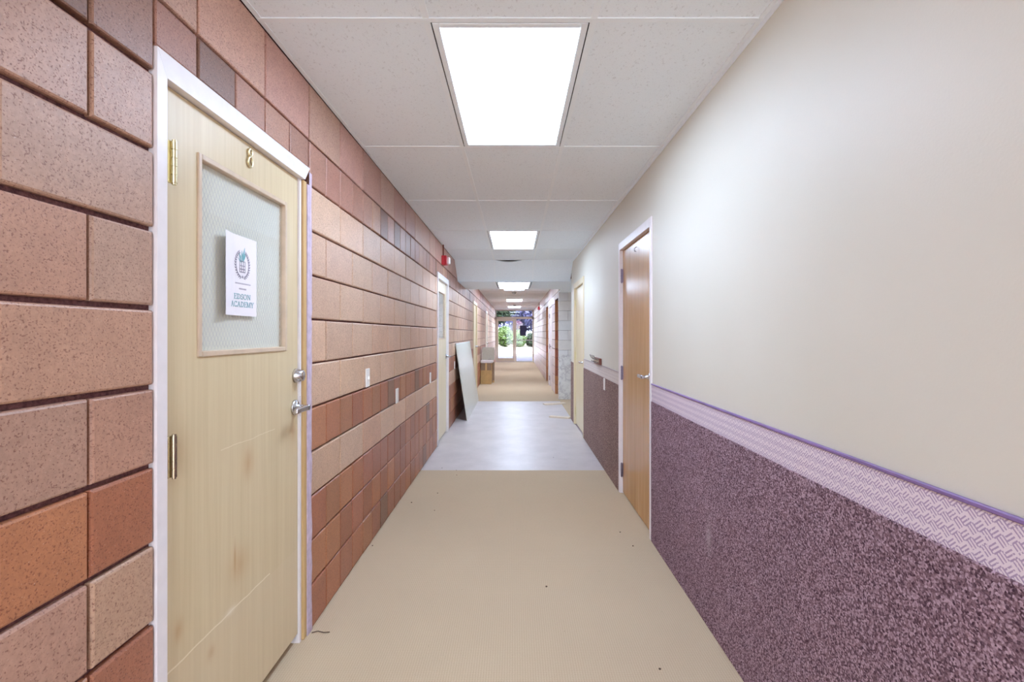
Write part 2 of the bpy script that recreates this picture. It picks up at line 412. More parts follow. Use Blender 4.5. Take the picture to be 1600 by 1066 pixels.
# far right masonry
R_OPS = [(10.28, 11.15, 0, 2.12), (12.0, 13.0, 0, DOOR_TOP), (13.42, 14.3, 0, 2.12)]
PALE = [rgb(220, 208, 210), rgb(212, 199, 200), rgb(224, 214, 212)]  # pale tones of the far right block faces
mb = MB(); slab(mb, PR, 10.213, YE + 0.2, 0, ZC + 0.12, R_OPS, 0.012, 0.5)
mb.box(XR + 0.012, 2.35, 10.212, 10.4, 0, ZC + 0.12)
wr = mb.build('wall_right_far', 'mortar', None, label='far right corridor wall of pale block beyond the side alcove', cat='wall', kind='structure')
mb = MB(); rows({0, 1, 2, 4, 10}, PR, 10.2, YE, R_OPS, lambda i, u: jig(random.choice(PALE), 0.05), 10.2, mb, hj=0.011, vj=0.005)
PF = lambda u, o, z: Vector((u, 10.2 - o, z))
rows(set(), PF, XR, 2.3, [], lambda i, u: jig(rgb(220, 215, 210), 0.03), XR, mb, hj=0.003, vj=0.002)
mb.build('pale_blockwork', 'paleblock', wr)
mb = MB(); mb.box(XR + 0.01, 2.3, 10.19, 10.199, 0.0, 0.93); mb.build('veined_panel', 'marble', wr)
mb = MB()      # orange-brown block reveals of the two recessed doorways
for ya in (11.15, 14.3):
    PJ = lambda u, o, z, ya=ya: Vector((u, ya - 0.014 - o, z))
    rows(set(), PJ, XR + 0.004, XR + 0.46, [], lambda i, u: jig(random.choice(REVB), 0.06), XR, mb, ztop=2.12, depth=0.013, hj=0.006, vj=0.004)
mb.build('reveal_blockwork', 'block', wr)

# ------------------------------------------------------------------ near right wall (plaster) with wainscot
RD = [(3.235, 4.25, 0, 2.14), (6.42, 7.48, 0, 2.12)]
mb = MB(); slab(mb, PR, YB, 7.87, 0, ZC + 0.12, RD, 0.0, 0.22)
wn = mb.build('wall_right', 'wallpaint', None, label='near right corridor wall painted cream above the carpet wainscot', cat='wall', kind='structure')
segs = [(YB, 3.235), (4.25, 6.42), (7.48, 7.868)]
for k, (a, b) in enumerate(segs):
    root = empty('trim_%d' % (k + 1), (XR, a, 0), ['mauve brown carpet wainscot with lavender band nearest the camera', 'grey brown carpet wainscot with pale band between the two right doors', 'narrow grey brown carpet wainscot strip past the pale right door'][k], 'wainscot', kind='structure')
    mb = MB(); mb.box(XR - 0.010, XR, a + 0.002, b - 0.002, 0.0, 0.921, 0.003, 1); mb.build('carpet_facing', 'wain_brown' if k else 'wain', root)
    if k == 2: continue
    mb = MB(); mb.box(XR - 0.006, XR, a + 0.002, b - 0.002, 0.921, 1.026); mb.build('woven_band', 'band_pale' if k else 'band', root)
    mb = MB(); mb.box(XR - 0.010, XR, a + 0.002, b - 0.002, 1.027, 1.037, 0.002, 1); mb.build('cap_strip', 'grey_cap' if k else 'purple_cap', root)
# alcove and back walls
mb = MB(); mb.box(2.3, 2.5, 7.6, 10.4, 0, ZC + 0.12); mb.build('wall_alcove_side', 'wallpaint', None, label='cream end wall inside the right side alcove', cat='wall', kind='structure')
mb = MB(); mb.box(XR + 0.22, 2.5, 7.62, 7.87, 0, ZC + 0.12); mb.build('wall_alcove_front', 'wallpaint', None, label='cream near wall inside the right side alcove', cat='wall', kind='structure')
mb = MB()
for (p, q, s_, t) in cut([(XL - 0.2, XR + 0.22, 0, ZC + 0.12)], [(-0.88, 0.85, 0.0, 2.44)]): mb.box(p, q, YB - 0.2, YB, s_, t)
mb.build('wall_back', 'wallpaint', None, label='cream wall closing the corridor behind the camera', cat='wall', kind='structure')

# ------------------------------------------------------------------ floor
fl = empty('floor', (0, 0, 0), 'corridor floor of beige carpet with a grey vinyl patch', 'floor', kind='structure')
mb = MB(); mb.box(XL - 0.2, 2.5, YB - 0.2, YE + 0.1, -0.12, -0.012); mb.build('slab', 'concrete', fl)
mb = MB(); mb.box(XL - 0.12, XR + 0.12, YB, 4.91, -0.012, 0.0, 0.002, 1); mb.build('near_carpet', 'carpet', fl)
mb = MB(); mb.box(XL - 0.12, XR + 0.005, 4.905, 9.96, -0.012, -0.004); mb.build('vinyl_sheet', 'vinyl', fl)
mb = MB(); mb.prism([(XL - 0.12, 9.95, -0.012), (XR + 0.005, 9.95, -0.012), (XR + 0.005, 7.8, -0.012), (2.3, 7.8, -0.012), (2.3, 10.3, -0.012), (XR + 0.5, 10.3, -0.012), (XR + 0.5, YE, -0.012), (XL - 0.12, YE, -0.012)], (0, 0, 0.012)); mb.build('far_carpet', 'carpet', fl)

# ------------------------------------------------------------------ ceiling
C0, C1 = -0.3225, 0.2875
LAMPS = [(1.79, ZC), (5.445, ZC), (11.75, ZC), (16.35, ZC), (20.4, ZC)]
YG = [1.79 - 1.219 * 4 + 1.219 * k for k in range(0, 10)]          # near grid rows ... 7.88
NEAR_END = 7.62
near_rows = [YB] + [y for y in YG if YB + 0.2 < y < NEAR_END - 0.2] + [NEAR_END]
far_rows = [9.44, 10.53, 11.75, 12.97, 14.05, 15.13, 16.35, 17.57, 18.98, 20.4, 21.62, 22.6, YE]
cl = empty('ceiling', (0, 0, ZC), 'white suspended ceiling of lay-in mineral tiles', 'ceiling', kind='structure')
mt, mg = MB(), MB()
lampbays = [a for a, _ in LAMPS] + [1.79 - 3.657]
for R in (near_rows, far_rows):
    for a, b in zip(R[:-1], R[1:]):
        for (xa, xb, mid) in ((XL, C0, 0), (C0, C1, 1), (C1, XR, 0)):
            if mid and any(abs(a - l) < 0.03 for l in lampbays): continue
            mt.box(xa, xb, a, b, ZC, ZC + 0.016)
    for y in R[1:-1]: mg.box(XL, XR, y - 0.012, y + 0.012, ZC - 0.004, ZC + 0.001)
    for x in (C0, C1): mg.box(x - 0.012, x + 0.012, R[0], R[-1], ZC - 0.0035, ZC + 0.001)
mt.build('tiles', 'tile', cl); mg.build('grid_bars', 'grid_steel', cl)
mb = MB(); mb.box(XL - 0.2, 2.5, YB - 0.2, YE + 0.2, ZC + 0.12, ZC + 0.2); mb.build('deck', 'plenum_dark', cl)
mb = MB()
for R in (near_rows, far_rows):
    mb.box(XL, XL + 0.018, R[0], R[-1], ZC - 0.003, ZC + 0.002)
    mb.box(XR - 0.022, XR, R[0], min(R[-1], 7.87) if R is near_rows else R[-1], ZC - 0.0035, ZC + 0.002)
mb.box(XR - 0.003, XR, YB, NEAR_END, ZC - 0.024, ZC); mb.build('wall_angle', 'grid_steel', cl)

# dropped bulkhead: sloping tiles, soffit, rear face
ZS = 2.22; YA, YS, YR = 7.62, 8.05, 9.44
bh = empty('ceiling_bulkhead', (0, 8.5, ZS), 'dropped ceiling bulkhead with sloping front tiles halfway down the corridor', 'bulkhead', kind='structure')
def slope_panel(mb, xa, xb, notch=0.0, rise=0.0):
    n = 14; top, bot = [], []
    for k in range(n + 1):
        f = k / n; x = xa + (xb - xa) * f
        d = notch * max(0, math.sin(math.pi * min(1, f / 0.75))) if notch else 0.0
        top.append((x, d)); bot.append((x, rise * f))
    V = []
    for (x, d) in top: V.append(Vector((x, YA + (YS - YA) * d, ZC + (ZS - ZC) * d)))
    for (x, d) in bot: V.append(Vector((x, YS + (YA - YS) * d, ZS + (ZC - ZS) * d)))
    nrm = Vector((0, 0.014, 0.014)); m = n + 1
    W = V + [v + nrm for v in V]; F = []
    for k in range(n):
        F.append((k, k + 1, m + k + 1, m + k)); F.append((2 * m + k, 3 * m + k, 3 * m + k + 1, 2 * m + k + 1))
        F.append((k, 2 * m + k, 2 * m + k + 1, k + 1)); F.append((m + k, m + k + 1, 3 * m + k + 1, 3 * m + k))
    F.append((0, m, 3 * m, 2 * m)); F.append((n, 2 * m + n, 3 * m + n, m + n)); mb._add(W, F)
mb = MB(); slope_panel(mb, XL, C0); slope_panel(mb, C0, C1, notch=0.10); slope_panel(mb, C1, XR, rise=0.035); mb.build('sloping_tiles', 'tile', bh)
mb = MB()
LS0, LS1 = 8.12, 9.34
for (p, q, s, t) in cut([(XL, 2.3, YS - 0.18, YR)], [(C0, C1, LS0, LS1), (XL, XR, YS - 0.2, YS)]): mb.box(p, q, s, t, ZS, ZS + 0.016)
mb.build('soffit_tiles', 'tile', bh)
mb = MB(); mb.box(XL, XR, YR, YR + 0.014, ZS, ZC + 0.12); mb.box(XR, 2.3, YR, 10.2, ZS, ZS + 0.016); mb.build('rear_face', 'tile', bh)
mb = MB()
for x in (C0, C1):
    mb.hexa([(x - .011, YA, ZC - .003), (x + .011, YA, ZC - .003), (x + .011, YS - .003, ZS - .002), (x - .011, YS - .003, ZS - .002), (x - .011, YA, ZC + .004), (x + .011, YA, ZC + .004), (x + .011, YS, ZS + .004), (x - .011, YS, ZS + .004)])
mb.box(XL, XR, YS - 0.02, YS + 0.003, ZS - 0.003, ZS + 0.001); mb.box(XL, XR, YA - 0.012, YA + 0.012, ZC - 0.004, ZC + 0.001)
mb.box(XL, XR, YR - 0.012, YR + 0.016, ZS - 0.003, ZS + 0.001); mb.build('grid_bars', 'grid_steel', bh)

# ------------------------------------------------------------------ troffers
def troffer(y0, z, label):
    y1 = y0 + 1.219 if z == ZC else LS1
    t = empty('ceiling_light', (0.5 * (C0 + C1), 0.5 * (y0 + y1), z), label, 'ceiling light', 'recessed fluorescent panels', 'thing')
    mb = MB(); w = 0.026; x0, x1 = C0 + 0.017, C1 - 0.017; a, b = y0 + 0.017, y1 - 0.017
    for (p, q, s, u) in cut([(x0, x1, a, b)], [(x0 + w, x1 - w, a + w, b - w)]): mb.box(p, q, s, u, z - 0.006, z + 0.05, 0.002, 1)
    mb.build('frame', 'grid_steel', t)
    mb = MB(); mb.box(x0 + w - 0.003, x1 - w + 0.003, a + w - 0.003, b - w + 0.003, z + 0.002, z + 0.006); mb.build('diffuser', 'lit_diffuser' if y0 < 9 else 'lit_diffuser_far', t)
    mb = MB(); mb.box(x0, x1, a, b, z + 0.05, z + 0.09); mb.build('housing', 'grid_steel', t)
    return t
lab = ['large lit fluorescent panel in the ceiling nearest the camera', 'second lit fluorescent panel, before the sloping bulkhead tiles', 'lit panel just beyond the bulkhead, mostly hidden behind its soffit', 'lit fluorescent panel midway along the far ceiling', 'small lit fluorescent panel by the glazed end doors']
for (y, z), l_ in zip(LAMPS, lab): troffer(y, z, l_)
troffer(LS0, ZS, 'lit fluorescent panel set in the soffit of the dropped bulkhead')
troffer(1.79 - 3.657, ZC, 'added unseen fluorescent panel in the ceiling behind the camera')  # extra panel out of view, added to light the near end
for k, (y, l_) in enumerate(((13.55, 'round grey smoke detector on the far ceiling just beyond the bulkhead'), (19.6, 'round grey smoke detector near the glazed end doors'))):
    t = empty('smoke_detector', (-0.02, y, ZC), l_, 'smoke detector', 'ceiling smoke detectors')
    mb = MB(); mb.lathe((-0.02, y, ZC), (0, 0, -1), [(0, 0.07), (0.012, 0.072), (0.016, 0.062), (0.04, 0.05), (0.046, 0.03)]); mb.build('body', 'detector', t)
    mb = MB(); mb.lathe((-0.02, y, ZC - 0.046), (0, 0, -1), [(0, 0.022), (0.012, 0.02), (0.014, 0.01)]); mb.build('sensor_cap', 'vent_grey', t)

# ------------------------------------------------------------------ doors
def hinge(parent, P, u, o, z, m, sgn, h=0.114):
    mb = MB(); n = 5; r = 0.0075
    def bx(a, b, p, q, s, t):
        A, B = P(a, p, s), P(b, q, t); mb.box(A.x, B.x, A.y, B.y, A.z, B.z, 0.0008, 1)
    bx(u - 0.016 , u - 0.002, o - 0.004, o + 0.002, z - h / 2, z + h / 2); bx(u + 0.002, u + 0.020, o - 0.004, o + 0.002, z - h / 2, z + h / 2)
    for k in range(n):
        a = z - h / 2 + h * k / n; mb.cyl(P(u, o + 0.008, a + 0.0008), P(u, o + 0.008, a + h / n - 0.0008), r, n=14)
    mb.cyl(P(u, o + 0.008, z - h / 2 - 0.004), P(u, o + 0.008, z + h / 2 + 0.004), r * 0.72, n=12)
    return mb.build('hinge', m, parent)
def lever(parent, P, u, o, z, d, m='satin_chrome'):
    mb = MB(); ax = (P(0, 1, 0) - P(0, 0, 0))
    mb.lathe(P(u, o, z), ax, [(0, 0.033), (0.006, 0.033), (0.010, 0.028), (0.013, 0.014), (0.05, 0.012), (0.056, 0.013), (0.066, 0.012)])
    a, b = P(u - d * 0.012, o + 0.048, z - 0.012), P(u + d * 0.115, o + 0.066, z + 0.012)
    mb.box(a.x, b.x, a.y, b.y, a.z, b.z, 0.005, 2); return mb.build('lever_handle', m, parent)
def strip(mb, P, a, b, o0, o1, z0, z1, bev=0.0):
    A, B = P(a, o0, z0), P(b, o1, z1); mb.box(A.x, B.x, A.y, B.y, A.z, B.z, bev, 1)
def ring_panel(mb, P, a, b, z0, z1, hole, o0, o1):
    for (p, q, s, t) in cut([(a, b, z0, z1)], [hole] if hole else []): strip(mb, P, p, q, o0, o1, s, t)

def door(name, P, a, b, top, label, wood_m, hinge_far, glass=None, casing=True, hinge_m='dull_steel', proud=0.012, cw=0.045, lev=1.05, face=-0.02, frame_m='white_enamel', bottom=0.012, bare=False):
    base = P(0.5 * (a + b), 0, 0); base.z = 0
    r = empty(name, base, label, 'door', kind='structure')
    mb = MB()
    if bare:      # left upright + mitred head only; the latch-side casing is gone
        strip(mb, P, a, a + 0.037, -0.12, 0.006, 0, top - 0.0655); mb.prism([P(a, -0.12, top - 0.0655), P(a + 0.037, -0.12, top - 0.0655), P(a, -0.12, top)], P(0, 0.126, 0) - P(0, 0, 0))
        hz0, hz1 = top - 0.065, top
        poly = [P(a + 0.0372, -0.12, hz0), P(b - 0.052, -0.12, hz0), P(b - 0.002, -0.12, hz1), P(a + 0.001, -0.12, hz1)]
        mb.prism(poly, P(0, 0.126, 0) - P(0, 0, 0))
        strip(mb, P, b - 0.068, b - 0.052, -0.12, -0.012, 0, hz0)
        mb.build('door_frame', frame_m, r)
        mb = MB(); strip(mb, P, b - 0.046, b - 0.018, -0.12, -0.002, 0, top - 0.066, 0.002); mb.build('bare_jamb', 'raw_pine', r)
        pa, pb, pt = a + 0.040, b - 0.072, top - 0.068
    else:
        strip(mb, P, a, a + cw, -0.12, proud, 0, top, 0.003); strip(mb, P, b - cw, b, -0.12, proud, 0, top, 0.003); strip(mb, P, a + cw, b - cw, -0.12, proud, top - cw * 1.6, top, 0.003)
        mb.build('door_frame', frame_m, r)
        pa, pb, pt = a + cw + 0.003, b - cw - 0.003, top - cw * 1.6 - 0.003
    mb = MB()
    hole = (glass[0] + 0.012, glass[1] - 0.012, glass[2] + 0.012, glass[3] - 0.012) if glass else None
    ring_panel(mb, P, pa, pb, bottom, pt, hole, face - 0.044, face)
    leaf = mb.build('door_leaf', wood_m, r)
    mb = MB(); strip(mb, P, a, b, -0.2, -0.125, 0, top); mb.build('backing', 'paper', r)
    if glass:
        g0, g1, h0, h1 = glass; w = 0.017
        mb = MB()
        for (p, q, s, t) in cut([(g0, g1, h0, h1)], [(g0 + w, g1 - w, h0 + w, h1 - w)]): strip(mb, P, p, q, face - 0.028, face + 0.006, s, t, 0.002)
        mb.build('window_moulding', 'moulding_wood', r)
        mb = MB(); strip(mb, P, g0 + w, g1 - w, face - 0.012, face - 0.008, h0 + w, h1 - w); mb.build('glass_pane', 'glass', r)
        mb = MB(); n = 10; zs = (h0 + h1) / 2 + 0.12
        for (s, t, off) in ((h0 + 0.01, zs + 0.04, -0.020), (zs, h1 - 0.01, -0.0185)):
            V = []; F = []
            for k in range(n + 1):
                u = g0 + 0.008 + (g1 - g0 - 0.016) * k / n; d = 0.0004 * math.sin(k * 1.3 + s * 9)
                V += [P(u, face + off + d, s), P(u, face + off + d * 0.3, t), P(u, face + off + d - 0.001, s), P(u, face + off + d * 0.3 - 0.001, t)]
            for k in range(n):
                i = 4 * k; F += [(i, i + 4, i + 5, i + 1), (i + 2, i + 3, i + 7, i + 6), (i + 1, i + 5, i + 7, i + 3), (i, i + 2, i + 6, i + 4)]
            mb._add(V, F)
        mb.build('paper_cover', 'paper', r)
        mb = MB(); x0, x1, y0, y1 = g0 + w, g1 - w, h0 + w, h1 - w; sp = 0.03; k = -60
        while k < 60:                      # wire lattice in the glass
            for sg in (1, -1):
                c = k * sp; pts = []
                # u = x0 + t ; z = y0 + sg*1.7*(t) + c
                ts = [t / 60 * (x1 - x0) for t in range(61)]; seg = [(x0 + t, (y0 if sg > 0 else y1) + sg * 1.7 * t + sg * c) for t in ts]
                seg = [q for q in seg if y0 <= q[1] <= y1]
                if len(seg) > 1: mb.cyl(P(seg[0][0], face - 0.0135, seg[0][1]), P(seg[-1][0], face - 0.0135, seg[-1][1]), 0.00045, n=4)
            k += 1
        mb.build('wire_mesh', 'pale_wire', r)
    hu = (pb + 0.001) if hinge_far else (pa + 0.020 if bare else pa - 0.001)
    for z in (pt - 0.215, 1.03, 0.20): hinge(r, P, hu, face + (0.020 if bare else 0.004), z, 'pewter' if (bare and z < 1.5) else hinge_m, 1)
    lu = pa + 0.065 if hinge_far else pb - 0.03
    lever(r, P, lu, face, lev, 1 if hinge_far else -1)
    return r, pa, pb, pt

# door 8, near left
d1, pa, pb, pt = door('door_1', PL, 1.28, 2.235, DOOR_TOP, 'pale maple door number 8 with papered wired-glass window, nearest on the left', 'maple_veneer', False, (1.48, 2.056, 1.294, 1.913), hinge_m='brass', bottom=0.045, bare=True, lev=1.045)
mb = MB(); u8 = 1.768
for (cz, ru, rz) in ((2.016, 0.0105, 0.0125), (1.983, 0.0135, 0.0175)):
    mb.tube([PL(u8 + ru * math.cos(2 * math.pi * k / 20), -0.0145, cz + rz * math.sin(2 * math.pi * k / 20)) for k in range(20)], 0.0042, 8, True)
mb.build('door_number', 'brass', d1)
mb = MB(); mb.lathe(PL(2.143, -0.02, 1.182), (1, 0, 0), [(0, 0.031), (0.008, 0.031), (0.016, 0.027), (0.034, 0.023), (0.036, 0.02)]); mb.build('deadbolt', 'satin_chrome', d1)
mb = MB(); strip(mb, PL, 2.170, 2.1715, -0.03, -0.011, 1.0, 1.09); mb.build('latch_plate', 'dull_steel', d1)
# other doors
door('door_2', PL, 5.92, 6.89, DOOR_TOP, 'cream door with white frame on the left wall under the red alarm', 'pale_veneer', False, (6.08, 6.70, 1.294, 1.913), bottom=0.02)
door('door_3', PL, 11.07, 12.1, DOOR_TOP, 'pale yellow door on the left wall beyond the leaning board', 'pale_veneer', False, None, frame_m='pale_veneer', bottom=0.012)
door('door_4', PL, 15.8, 16.75, DOOR_TOP, 'far left door past the stacked boxes, near the glazed end', 'pale_veneer', False, None, bottom=0.012)
d5, *_ = door('door_5', PR, 3.235, 4.25, 2.14, 'orange oak door with white casing on the near right wall', 'oak_veneer', True, None, cw=0.04, proud=0.010, lev=1.07)
mb = MB(); p = PR(3.72, -0.018, 2.02); mb.tube([p, p + Vector((-0.012, 0, -0.002)), p + Vector((-0.02, 0, -0.018)), p + Vector((-0.016, 0, -0.032)), p + Vector((-0.006, 0, -0.03))], 0.0025, 6); mb.build('coat_hook', 'hook_metal', d5)
door('door_6', PR, 6.42, 7.48, 2.12, 'pale cream wood door on the right wall beside the alcove', 'pale_veneer', True, None, cw=0.05, frame_m='pale_veneer', lev=0.98, hinge_m='brass')
door('door_7', PR, 12.0, 13.0, DOOR_TOP, 'flush door on the far right wall between two brown recesses, glare painted white', 'white_enamel', True, None)  # white leaf colour stands in for glare on the door
for k, (a, b) in enumerate(((10.28, 11.15), (13.42, 14.3))):
    Q = lambda u, o, z: Vector((XR + 0.36 - o, u, z))
    door('door_%d' % (8 + k), Q, a, b, 2.12, ['door set back in the first brown block recess on the far right', 'door set back in the second brown block recess on the far right'][k], 'oak_veneer', True, None, frame_m='rack_wood')

# ------------------------------------------------------------------ sign on door 8
sg = empty('paper_sign', PL(1.73, -0.012, 1.43), 'white paper sign lettered EDSON ACADEMY taped to the window of door 8', 'sign')
SU0, SU1, SZ0, SZ1 = 1.614, 1.832, 1.428, 1.708
def sx(t): return -0.0262 + 0.014 * max(0, (0.35 - t) / 0.35) ** 1.5      # the left edge curls off the glass
mb = MB(); n = 14; V = []; F = []
for k in range(n + 1):
    t = k / n; u = SU0 + (SU1 - SU0) * t
    V += [PL(u, sx(t), SZ0), PL(u, sx(t), SZ1), PL(u, sx(t) - 0.0006, SZ0), PL(u, sx(t) - 0.0006, SZ1)]
for k in range(n):
    i = 4 * k; F += [(i, i + 4, i + 5, i + 1), (i + 2, i + 3, i + 7, i + 6), (i + 1, i + 5, i + 7, i + 3), (i, i + 2, i + 6, i + 4)]
mb._add(V, F); mb.build('sheet', 'sign_paper', sg)
def SP(u, z, e=0.0012): return PL(u, sx((u - SU0) / (SU1 - SU0)) + e, z)
def flat(mb, poly):   # thin raised print on the sheet
    mb.prism([SP(u, z, 0.0006) for u, z in poly], (0.0005, 0, 0))
def stroke(mb, pts, w):
    for (a, b) in zip(pts[:-1], pts[1:]):
        d = Vector((b[0] - a[0], b[1] - a[1])); L = d.length
        if L < 1e-6: continue
        d /= L; nn = Vector((-d.y, d.x)) * (w / 2); e = d * (w * 0.15)
        flat(mb, [(a[0] - e.x + nn.x, a[1] - e.y + nn.y), (a[0] - e.x - nn.x, a[1] - e.y - nn.y), (b[0] + e.x - nn.x, b[1] + e.y - nn.y), (b[0] + e.x + nn.x, b[1] + e.y + nn.y)])
def arc(cx, cz, rx, rz, a0, a1, n=12): return [(cx + rx * math.cos(math.radians(a0 + (a1 - a0) * k / n)), cz + rz * math.sin(math.radians(a0 + (a1 - a0) * k / n))) for k in range(n + 1)]
# unit serif glyphs in a 0..w x 0..1 box: list of (points, weight)
T, t_ = 0.17, 0.08
def serif(x, y, w=0.26): return ([(x - w / 2, y), (x + w / 2, y)], t_)
G = {
 'E': (0.72, [([(0.18, 0), (0.18, 1)], T), ([(0.05, 0.96), (0.66, 0.96)], t_), ([(0.18, 0.52), (0.5, 0.52)], t_), ([(0.05, 0.04), (0.68, 0.04)], t_), ([(0.65, 1), (0.65, 0.78)], t_), ([(0.67, 0), (0.67, 0.24)], t_), ([(0.5, 0.62), (0.5, 0.42)], t_)]),
 'D': (0.85, [([(0.2, 0), (0.2, 1)], T), ([(0.05, 0.96), (0.4, 0.96)], t_), ([(0.05, 0.04), (0.4, 0.04)], t_), (arc(0.36, 0.5, 0.38, 0.45, 90, -90), T * 0.85)]),
 'S': (0.62, [(arc(0.31, 0.74, 0.2, 0.22, 30, 270, 12), T * 0.75), (arc(0.31, 0.27, 0.22, 0.24, 90, -150, 12), T * 0.75), ([(0.52, 1), (0.52, 0.74)], t_), ([(0.07, 0), (0.07, 0.26)], t_)]),
 'O': (0.86, [(arc(0.42, 0.5, 0.34, 0.46, 0, 360, 24), T * 0.8)]),
 'N': (0.92, [([(0.18, 0), (0.18, 1)], t_), ([(0.74, 0), (0.74, 1)], t_), ([(0.18, 0.98), (0.74, 0.03)], T), serif(0.18, 0.03), serif(0.14, 0.97), serif(0.74, 0.97)]),
 'A': (0.86, [([(0.12, 0), (0.42, 1)], t_), ([(0.42, 1), (0.72, 0)], T), ([(0.22, 0.34), (0.62, 0.34)], t_), serif(0.12, 0.03), serif(0.72, 0.03)]),
 'C': (0.8, [(arc(0.44, 0.5, 0.34, 0.46, 45, 315, 18), T * 0.8), ([(0.72, 1), (0.72, 0.7)], t_), ([(0.72, 0.05), (0.72, 0.25)], t_)]),
 'M': (1.08, [([(0.15, 0), (0.15, 1)], t_), ([(0.15, 1), (0.5, 0.05)], T), ([(0.5, 0.05), (0.86, 1)], t_), ([(0.88, 0), (0.88, 1)], T), serif(0.15, 0.03), serif(0.88, 0.03), serif(0.12, 0.97), serif(0.9, 0.97)]),
 'Y': (0.84, [([(0.12, 1), (0.42, 0.48)], T), ([(0.72, 1), (0.42, 0.48)], t_), ([(0.42, 0), (0.42, 0.5)], T), serif(0.42, 0.03), serif(0.12, 0.97), serif(0.72, 0.97)]),
}
def word(mb, s, uc, z, h, width):
    tot = sum(G[c][0] for c in s); k = width / tot; u = uc - width / 2
    for c in s:
        for pts, w in G[c][1]: stroke(mb, [(u + x * k, z + y * h) for x, y in pts], w * h * 0.8)
        u += G[c][0] * k
mb = MB(); word(mb, 'EDSON', 1.737, 1.486, 0.0185, 0.108); word(mb, 'ACADEMY', 1.737, 1.459, 0.0185, 0.150); mb.build('lettering', 'teal_ink', sg)
mb = MB(); ec, ez = 1.737, 1.608      # laurel wreath, torch-like building and star
for sd in (1, -1):
    for k in range(13):
        a = math.radians(-78 + 11.2 * k); cx, cz = ec + sd * 0.043 * math.cos(a), ez + 0.047 * math.sin(a)
        for tw in (0.5, -0.6):
            d = a + math.pi / 2 + tw; L = 0.0115; dx, dz = sd * math.cos(d), math.sin(d)
            nx, nz = -dz * 0.0021, dx * 0.0021
            flat(mb, [(cx, cz), (cx + dx * L * 0.45 + nx, cz + dz * L * 0.45 + nz), (cx + dx * L, cz + dz * L), (cx + dx * L * 0.45 - nx, cz + dz * L * 0.45 - nz)])
for zz, w in ((0.012, 0.0022), (-0.004, 0.002), (-0.016, 0.0032), (-0.026, 0.003)): stroke(mb, [(ec - 0.017, ez + zz), (ec + 0.017, ez + zz)], w)
for du in (-0.017, -0.006, 0.006, 0.017): stroke(mb, [(ec + du, ez + 0.012), (ec + du, ez - 0.027)], 0.0016)
st = [(ec + (0.006 if k % 2 == 0 else 0.0025) * math.sin(math.pi * k / 5), ez - 0.043 + (0.006 if k % 2 == 0 else 0.0025) * math.cos(math.pi * k / 5)) for k in range(10)]
flat(mb, st); mb.build('wreath_emblem', 'grey_ink', sg)
mb = MB()           # plume of teal feathers rising from the emblem
for (u0, z0, u1, z1, w) in ((0.002, 0.010, 0.014, 0.062, 0.010), (0.000, 0.012, -0.004, 0.050, 0.008), (-0.004, 0.010, -0.022, 0.040, 0.009), (-0.006, 0.006, -0.026, 0.022, 0.006), (0.004, 0.008, 0.022, 0.046, 0.007)):
    d = Vector((u1 - u0, z1 - z0)); nn = Vector((-d.y, d.x)).normalized() * w / 2
    m1 = Vector((u0, z0)) + d * 0.55
    flat(mb, [(ec + u0, ez + z0), (ec + m1.x + nn.x, ez + m1.y + nn.y), (ec + u1, ez + z1), (ec + m1.x - nn.x, ez + m1.y - nn.y)])
mb.build('plume_emblem', 'teal_ink', sg)
mb = MB()           # two lines of print too small to read
for (z, a, b) in ((1.541, 1.692, 1.784), (1.5225, 1.716, 1.760)):
    u = a
    while u < b:
        w = random.uniform(0.004, 0.007); stroke(mb, [(u + w * q / 4, z + (0.0022 if q % 2 else -0.0022)) for q in range(5)], 0.0011); u += w + 0.0015
mb.build('small_print', 'pale_ink', sg)

# ------------------------------------------------------------------ switch and outlet plates
def plate(P, u, z, kind, label, grp):
    base = P(u, 0.0, z)
    r = empty(kind, base, label, 'switch' if 'switch' in kind else 'outlet', grp)
    mb = MB(); strip(mb, P, u - 0.036, u + 0.036, -0.002, 0.006, z - 0.058, z + 0.058, 0.002); mb.build('cover_plate', 'white_plastic', r)
    mb = MB()
    if 'switch' in kind: strip(mb, P, u - 0.005, u + 0.005, 0.004, 0.016, z - 0.011, z + 0.011, 0.002); mb.build('toggle', 'white_plastic', r)
    else:
        for dz in (0.02, -0.02): strip(mb, P, u - 0.016, u + 0.016, 0.004, 0.0075, z + dz - 0.014, z + dz + 0.014, 0.001)
        mb.build('socket', 'white_plastic', r)
PRW = lambda u, o, z: Vector((XR - 0.009 - o, u, z))
plate(PL, 3.12, 1.085, 'light_switch', 'white light switch plate on the blockwork, highest and nearest of the left wall plates', 'white wall plates')
plate(PL, 3.90, 0.872, 'wall_outlet', 'white outlet plate on the blockwork just past and below the light switch', 'white wall plates')
plate(PL, 5.43, 0.876, 'wall_outlet', 'white outlet plate on the blockwork beside the white frame of the cream left door', 'white wall plates')
plate(PL, 7.62, 0.88, 'wall_outlet', 'white outlet plate on the left wall at the edge of the leaning board', 'white wall plates')
plate(PRW, 4.91, 0.86, 'wall_outlet', 'white outlet plate on the grey brown carpet wainscot between the right doors', 'white wall plates')
plate(PR, 13.2, 0.37, 'wall_outlet', 'small outlet plate low on the far right wall by a brown recess', 'white wall plates')

